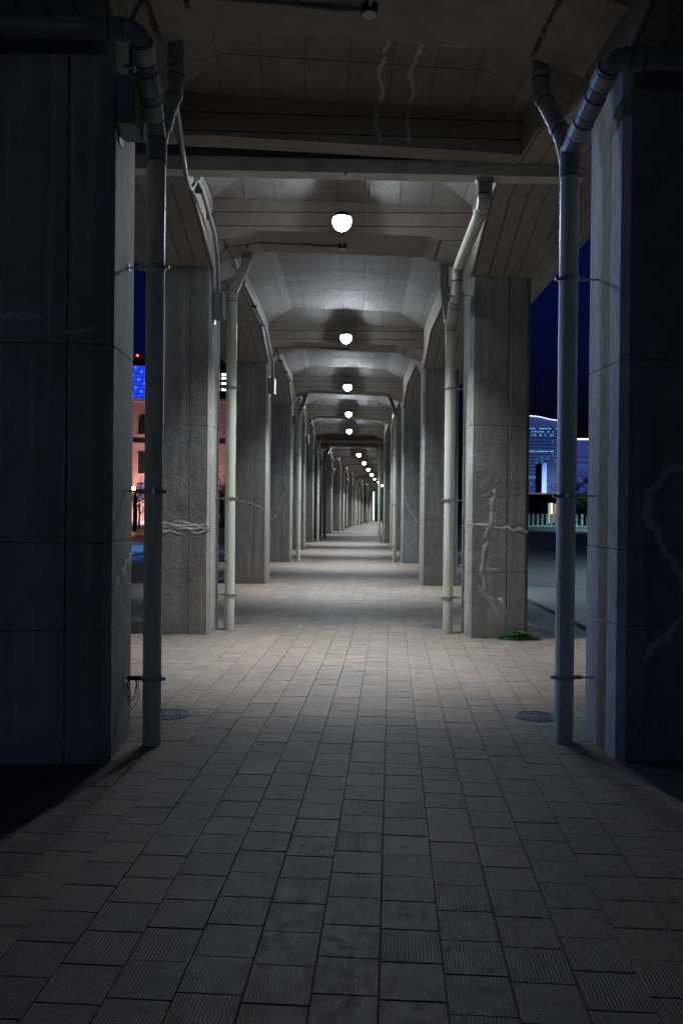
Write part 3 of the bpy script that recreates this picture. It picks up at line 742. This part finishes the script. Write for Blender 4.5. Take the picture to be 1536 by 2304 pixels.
# paper scrap on the paving between the second pillars
o = MB().add([(0,0,.002),(.045,-.006,.008),(.05,.012,.004),(.004,.016,.007)], [(0,1,2,3)]).build('paper_scrap', simple('paper',(.7,.7,.68),.6))
tag(o, 'small white scrap of litter on the lit paving between the second pillars', 'litter'); o.location = (-.52, 9.95, .002)

# ------------------------------------------------------------------ end wall of the arcade
e = FR[-1]; w = L2W(e, 0, 7.0)
w = L2W(FR[15], 0, 2.2); e = FR[15]
T = thing('end_wall', 'dark teal panel wall closing the far end of the arcade', 'wall', (w[0], w[1], 0), -e['h'])
mt = simple('teal_panel', (.05,.085,.085), .5, 0, .2, 2)
for k in range(8):
    MB().box(-8+k*2.0,-8+k*2.0+1.985,0,.15,0,4.6).build('wall_panel', mt, T)

ls = emit('door_strip_lit', (.8,1.0,.9), 2.5)
for x in (-1.95, -1.5): MB().box(x,x+.12,-.05,-.004,.1,3.3).build('lit_strip', ls, T)
ld = bpy.data.lights.new('wall_light', 'POINT'); ld.energy = 60; ld.color = (.6,1.0,.9); ld.shadow_soft_size = .1
lo = bpy.data.objects.new('wall_light', ld); COL.objects.link(lo); lo.parent = T; lo.location = (-2.4,-1.6,2.6)
# ------------------------------------------------------------------ left side: street, pink building, blue tower, trees, lamps
def area_light(T, name, loc, rot, power, col, size=.4, spot=None):
    ld = bpy.data.lights.new(name, 'SPOT' if spot else 'POINT'); ld.energy = power; ld.color = col; ld.shadow_soft_size = size
    if spot: ld.spot_size = R(spot); ld.spot_blend = .5
    o = bpy.data.objects.new(name, ld); COL.objects.link(o); o.parent = T; o.location = loc; o.rotation_euler = rot
    return o
def street_lamp(label, x, y, h, col, power, rz, spot=150, tilt=0, strength=20):
    T = thing('street_lamp', label, 'street lamp', (x,y,0), rz)
    MB().cyl((0,0,0),(0,0,h),.07,.045,12).build('post', M['housing'], T, True)
    MB().cyl((0,0,0),(0,0,.25),.12,.10,12).build('base', M['housing'], T, True)
    MB().sweep([(0,0,h-.05),(0,0,h+.1),(0,-.5,h+.18),(0,-.9,h+.16)], .035, 10, .15).build('arm', M['housing'], T, True)
    MB().cbox(-.14,.14,-1.35,-.8,h+.12,h+.22,.03).build('head', M['housing'], T)
    MB().box(-.11,.11,-1.3,-.85,h+.108,h+.119).build('lens', emit('lens_'+label[:8], col, strength), T)
    area_light(T, 'street_light', (0,-1.07,h+.06), (R(tilt),0,0), power, col, .15, spot)
    return T
T = thing('floodlight', 'blue floodlight on a post left of the arcade, shining between the first pillars', 'floodlight', (-10.2, 12.9, 0))
MB().cyl((0,0,0),(0,0,3.1),.05,n=12).build('post', M['housing'], T, True)
MB().cbox(-.2,.2,-.1,.1,3.1,3.4,.02).build('head', M['housing'], T)
MB().box(.202,.21,-.08,.08,3.14,3.36).build('lens', emit('flood_blue',(.15,.35,1.0),8), T)
aim = area_light(T, 'flood_beam', (.26,-.06,3.25), (0,0,0), 1500, (.26,.45,1.0), .12, 21)
aim.rotation_euler = (Vector((1.7,5.1,1.9))-Vector((-9.9,12.8,3.25))).to_track_quat('-Z','Y').to_euler()
street_lamp('blue street lamp lighting the crosswalk seen past the left pipe', -12.5, 27, 6.5, (.02,.30,1.0), 5000, R(90), 110)
# pink brick building
T = thing('brick_building', 'floodlit pink brick building with arched window seen past the near left pipe', 'building', (-15.4, 62, 0))
def brickm():
    m, nt, bs = newmat('pink_brick')
    pos = N(nt,'ShaderNodeTexCoord').outputs['Object']
    mp = N(nt,'ShaderNodeMapping'); mp.inputs['Rotation'].default_value=(R(90),0,0); nt.links.new(pos, mp.inputs[0])
    br = N(nt,'ShaderNodeTexBrick'); nt.links.new(mp.outputs[0], br.inputs['Vector']); br.inputs['Scale'].default_value=1
    br.inputs['Brick Width'].default_value=.3; br.inputs['Row Height'].default_value=.11; br.inputs['Mortar Size'].default_value=.012
    br.inputs['Color1'].default_value=(.46,.26,.24,1); br.inputs['Color2'].default_value=(.37,.20,.18,1); br.inputs['Mortar'].default_value=(.5,.38,.34,1)
    nt.links.new(br.outputs['Color'], bs.inputs['Base Color']); bs.inputs['Roughness'].default_value=.85; return m
bk = brickm(); trim = simple('pink_stone_trim', (.55,.36,.31), .8)
MB().box(-5,8,.3,12,0,9.6).build('wall', bk, T)
MB().box(-5.1,8.1,.1,.35,9.6,9.85).build('cornice', trim, T)
MB().box(-5.1,8.1,.1,.299,6.2,6.4).build('string_course', trim, T)
for k in range(5):
    x = -3.3+k*1.55*1.0
    wnd = MB().extr([(x-.28,7.1),(x+.28,7.1),(x+.28,8.2)]+[(x+.28*cos(a*pi/8),8.2+.28*sin(a*pi/8)) for a in range(1,8)]+[(x-.28,8.2)], lambda p,q,a: (p,a,q), .22,.28)
    fr_ = MB().box(x-.4,x+.4,.18,.298,6.95,7.08); f_ = fr_.build('window_sill', trim, T)
    wnd.build('window', simple('dark_glass',(.02,.02,.025),.2) if k == 0 else bpy.data.materials['dark_glass'], T)
    MB().box(x-.36,x+.36,.20,.299,3.9,5.6).build('window', trim, T)
    MB().box(x-.27,x+.27,.15,.195,4.0,5.5).build('window_pane', bpy.data.materials['dark_glass'], T)
    MB().box(x+.62,x+.78,.18,.298,0,6.1).build('pilaster', trim, T)
    MB().box(x-.3,x+.3,.2,.299,1.9,3.2).build('door_panel', simple('blue_panel',(.08,.10,.2),.5) if k == 0 else bpy.data.materials['blue_panel'], T)
MB().box(-5,8,-1.1,-.9,0,.3).build('floodlight_trough', M['housing'], T)
for fx in (-4,0,4):
    area_light(T, 'floodlight', (fx,-2.6,.5), (R(125),0,0), 1050, (1.0,.66,.64), .2, 130)
# blue tower
T = thing('lit_tower', 'slim tower with glowing blue window grid above the pink building', 'building', (-55.0, 210, 0))
MB().box(-9,3.4,0,10,0,39).build('wall', simple('tower_dark',(.03,.03,.05),.5), T)
bl = emit('blue_window', (.02,.06,1.0), 1.0)
bl2 = emit('blue_window_bright', (.05,.22,1.0), 1.1)
for i in range(8):
    for j in range(9):
        MB().box(-2.9+i*.78,-2.9+i*.78+.62,-.06,-.01,29.0+j*1.05,29.0+j*1.05+.9).build('window', bl if (i+j*2)%5 else bl2, T)
MB().box(-.6,1.2,3,5,39,41.5).build('mast', simple('mast_grey',(.08,.09,.14),.6), T)
MB().dome((.2,2.9,41.6),.30,.3,8,3,full=True).build('beacon', emit('red_beacon',(1.0,.04,.05),12), T)
# dark office behind
T = thing('office_building', 'dark office block with a few white lit windows between the second left pillar and pipe', 'building', (-33, 180, 0))
MB().box(-6,14,0,12,0,38).build('wall', bpy.data.materials['tower_dark'], T)
ww = emit('white_window', (.8,.95,1.0), 3)
for z in (27.6,29.0,30.2,31.0): 
    for x in (4.6,5.7,6.6): MB().box(x,x+.7,-.06,-.01,z,z+.5).build('window', ww, T)
def tree(label, x, y, h, cr, seed, bare=False, n=900, leafmat='treeleaf'):
    if leafmat not in M: M[leafmat] = simple(leafmat, (.04,.08,.025), .6, 0, .5, 3)
    if 'bark' not in M: M['bark'] = simple('bark', (.06,.05,.04), .9, 0, .3, 12)
    rg = random.Random(seed); T = thing('tree', label, 'tree', (x,y,0))
    m_ = MB(); m_.sweep([(0,0,0),(.03,.02,h*.3),(0,0,h*.62)], .09*h/4, 10)
    tips = []
    for k in range(11):
        a = rg.uniform(0,2*pi); e = rg.uniform(.45,1.1); z0 = h*rg.uniform(.28,.6); p = Vector((0,0,z0))
        q_ = p+Vector((cos(a)*cos(e),sin(a)*cos(e),sin(e)))*cr*rg.uniform(.6,.95)
        m_.cyl(p, q_, .035*h/4, .012*h/4, 6); tips.append(q_)
        for j in range(3):
            a2 = a+rg.uniform(-.9,.9); q2 = q_+Vector((cos(a2),sin(a2),rg.uniform(.1,1.1)))*cr*rg.uniform(.25,.5)
            m_.cyl(p.lerp(q_,rg.uniform(.5,1)), q2, .014*h/4, .005, 5); tips.append(q2)
    m_.build('trunk', M['bark'], T, True)
    if not bare:
        mb = MB()
        for i in range(n):
            c = rg.choice(tips)+Vector((rg.gauss(0,1),rg.gauss(0,1),rg.gauss(0,.8)))*cr*.2
            s = rg.uniform(.05,.11)*cr/1.6; t = rg.uniform(0,2*pi)
            u = Vector((cos(t),sin(t),rg.uniform(-.8,.8)))*s; w_ = Vector((-sin(t),cos(t),rg.uniform(-.8,.8)))*s*.6
            mb.add([c-u,c-w_,c+u,c+w_], [(0,1,2,3)])
        o = mb.build('crown', M[leafmat], T); o['kind'] = 'stuff'
    return T
tree('small bare street tree in front of the pink building', -11.9, 46, 3.6, 1.5, 3, bare=True)
tree('leafy dark tree at the foot of the pink building, seen beside the second left pipe', -8.7, 58, 4.0, 1.6, 5)
tree('dark shrub-like tree behind the warm street light', -13.2, 52, 2.6, 1.4, 6, n=600)
T = thing('lantern', 'warm orange lantern glowing low behind the road past the near left pipe', 'lantern', (-12.9, 49.5, 0))
MB().cyl((0,0,0),(0,0,2.4),.04,.03,8).build('post', M['housing'], T, True)
MB().dome((0,0,2.55),.13,.15,12,4,full=True).build('globe', emit('warm_globe',(1.0,.55,.15),14), T, True)
area_light(T, 'lantern_light', (0,-.4,2.5), (0,0,0), 160, (1.0,.5,.15), .1)
T = thing('street_fence', 'black iron railing under the warm lantern', 'fence', (-14.5, 48.8, 0))
for k in range(30): MB().box(k*.18,k*.18+.03,0,.03,0,1.5).build('bar', M['housing'], T)
MB().box(0,5.4,-.01,-.002,1.42,1.46).build('rail', M['housing'], T)
T = thing('parked_car', 'white parked car far off between the second left pillar and pipe', 'car', (-9.9, 60.5, -.03), R(90))
def car(T):
    prof = [(-2.1,.28),(2.1,.28),(2.15,.62),(1.95,.86),(1.15,.95),(.55,1.38),(-1.1,1.42),(-1.9,.98),(-2.15,.85)]
    MB().extr(prof, lambda p,q,a: (p,a,q), -.82,.82).build('body', simple('car_white',(.6,.6,.62),.25), T)
    for x in (-1.3,1.3):
        for y in (-.83,.70):
            w_ = MB().cyl((x,y,.31),(x,y+.13,.31),.31,n=18).build('wheel', M['black'], T, True)
    MB().extr([(1.0,.96),(.52,1.32),(-1.0,1.35),(-1.7,1.0)], lambda p,q,a: (p,a,q), -.828,.828).build('windows', bpy.data.materials['dark_glass'], T)
    for y in (-.65,.45): MB().box(-2.17,-2.14,y,y+.2,.7,.8).build('tail_light', emit('tail_red',(1,.02,.02),2) if y < 0 else bpy.data.materials['tail_red'], T)
car(T)

# ------------------------------------------------------------------ right side: hotel, low buildings, fence, trees
T = thing('hotel_tower', 'tall hotel with a wavy roof traced by a white-blue light line', 'building', (72, 300, 0))
def roofz(x):                                                # x from -30 to 40 around the visible strip
    t = (x-4.2)/5.5
    return 35.0 + 1.7/(1+math.exp(t*3.2))*1.0 + (0 if x < 16 else -.35*(x-16))
body = simple('hotel_wall', (.20,.26,.36), .5, 0, .1, .1)
xs = [-7+i*.75 for i in range(26)]
poly = [(-7,0)]+[(x,roofz(x)) for x in xs]+[(11.75,0)]
MB().extr(poly[::-1], lambda p,q,a: (p,a,q), 0, 22).build('wall', body, T)
ml = MB(); ml.sweep([(x,-.25,roofz(x)+.05) for x in xs],   .15, 8); ml.build('roof_light_line', emit('roof_neon',(.55,.62,1.0),2.2), T)
dk = simple('hotel_band', (.01,.012,.02), .3); 
hw_ = emit('hotel_window', (.25,.75,1.0), .9); hw2 = emit('hotel_window_dim', (.12,.35,.7), .35)
rg = random.Random(9)
for k in range(20):
    z = 8.6+k*1.22
    bnd = MB().box(-6.5,11.6,-.2,-.02,z,z+.32).build('window_band', dk, T)
    full = k in (19,18,17) or k in (4,12)
    for x in [q*1.0 for q in range(-6,11)]:
        if rg.random() < (.7 if full else .13):
            MB().box(x,x+rg.choice([.5,.8,.95]) if full else x+.3,-.3,-.21,z+.06,z+.26).build('lit_window', hw_ if full or rg.random()<.4 else hw2, bnd)
area_light(T, 'facade_light', (-4,-74,3), (R(98),0,0), 85000, (.22,.36,.95), 1.0, 90)
T = thing('side_block', 'dark narrow block standing before the hotel at the pipe edge', 'building', (62.2, 240, 0))
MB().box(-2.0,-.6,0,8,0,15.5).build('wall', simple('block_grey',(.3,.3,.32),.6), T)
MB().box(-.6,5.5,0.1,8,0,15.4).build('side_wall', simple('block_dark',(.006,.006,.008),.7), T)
T = thing('lavender_tower', 'slim pale tower with a white top light at the right pillar edge', 'building', (86.3, 290, 0))
MB().box(-.9,5,0,8,0,27.5).build('wall', simple('lavender_wall',(.14,.16,.3),.6), T)
MB().box(-.9,5,-.2,-.02,27.0,27.5).build('top_light', emit('lav_neon',(.6,.65,1.0),3), T)
for z in (18.5,20.5): MB().box(-.9,5,-.2,-.02,z,z+.4).build('window_band', dk, T)
area_light(T, 'facade_light', (2,-14,16), (R(90),0,0), 2200, (.35,.42,1.0), .5, 120)
for n_, z in enumerate((46.5,33.4,22.8)):
    pass
T = thing('crane_mast', 'thin dark mast carrying three red beacons beside the near right pipe', 'mast', (85.2, 300, 0))
MB().box(-.25,.25,-.25,.25,0,46.5).build('mast', M['housing'], T)
for z in (46.2,40.5*.88,25.2): MB().dome((-.0,-.5,z),.28,.28,8,3,full=True).build('beacon', bpy.data.materials['red_beacon'], T)
T = thing('pavilion', 'low pale building with lit windows below the hotel', 'building', (31.5, 125, 0))
pw = simple('pavilion_wall',(.4,.4,.36),.7)
MB().box(-3,6,0,8,0,3.9).build('wall', pw, T); MB().box(-3.3,6.3,-.4,-.02,2.0,2.25).build('canopy', pw, T); MB().box(-3.3,6.3,-.3,8,3.905,4.1).build('roof', pw, T)
pe = emit('pavilion_window',(.85,1.0,.7),1.3)
for x in (-1.6,-1.15,.1,2.4,3.4): MB().box(x,x+.36,-.05,-.01,2.6,3.4).build('window', pe, T)
area_light(T, 'wall_light', (0,-3,1.0), (R(115),0,0), 260, (.9,1.0,.75), .1, 140)
T = thing('pavilion', 'dark flat-roofed kiosk with a warm lit doorway behind the fence', 'building', (21.5, 80, 0))
MB().box(-5,6,0,6,0,2.2).build('wall', simple('kiosk_wall',(.10,.11,.11),.7), T); MB().box(-5.4,6.4,-1.2,6,2.2,3.0).build('roof', simple('kiosk_roof',(.02,.02,.02),.8), T)
MB().box(-.25,.25,-.06,-.01,.15,2.1).build('doorway', emit('door_warm',(.75,.45,.2),.45), T); MB().box(-.5,-.38,-.06,-.01,.1,2.15).build('light_strip', emit('door_strip',(.9,1.0,.85),3), T)
MB().box(-.75,-.58,-.06,-.01,.1,2.15).build('light_strip', emit('door_strip2',(.5,.6,.55),.8), T)
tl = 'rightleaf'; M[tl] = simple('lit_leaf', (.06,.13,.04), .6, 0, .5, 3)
tree('dark leafy tree beside the kiosk at the near right pipe edge', 19.9, 70, 4.1, 1.5, 8, n=1200, leafmat=tl)
tree('small leafy tree right of the near right pipe', 21.3, 68, 3.9, 1.3, 9, n=1000, leafmat=tl)
tree('dark leafless tree rising behind the near right pipe', 25.4, 80, 7.4, 2.4, 10, bare=True)
F = thing('plaza_fence', 'pale concrete fence posts with rails along the far side of the plaza', 'fence', (18.5, 70, 0))
pm = simple('fence_concrete', (.42,.44,.44), .7)
fpts = []
for k in range(34):
    t = k-6; x = t*.40; y = -.055*max(0,t)**1.62 + .3
    fpts.append((x,y)); MB().cbox(x-.09,x+.09,y-.09,y+.09,0,1.12,.015).build('post', pm, F)
for z in (.35,.62,.9):
    MB().sweep([(x,y-.02,z) for x,y in fpts], .022, 6).build('rail', M['steel'], F)
MB().sweep([(x,y-.2,.02) for x,y in fpts], .10, 6).build('kerb_line', pm, F)
street_lamp('teal-white lamp lighting the plaza fence, hidden behind the near right pipe', 21.6, 62.5, 4.6, (.45,.95,1.0), 2400, R(200), 150, 0, 6)
street_lamp('cool street lamp well behind the viewer on the right', 3.4, -19, 2.8, (.60,.84,1.0), 330, R(0), 170, 60, 3)  # added lamp out of view, lifts the front of the nearest left pillar
street_lamp('cool street lamp well behind the viewer on the left', -3.0, -19, 2.8, (.56,.80,1.0), 230, R(0), 170, 60, 3)  # second added lamp out of view, for the nearest right pillar front
street_lamp('dim plaza lamp on the right beyond the second right pillar', 9.5, 17, 5.0, (.55,.8,1.0), 1800, R(-60), 150, 0, 3)
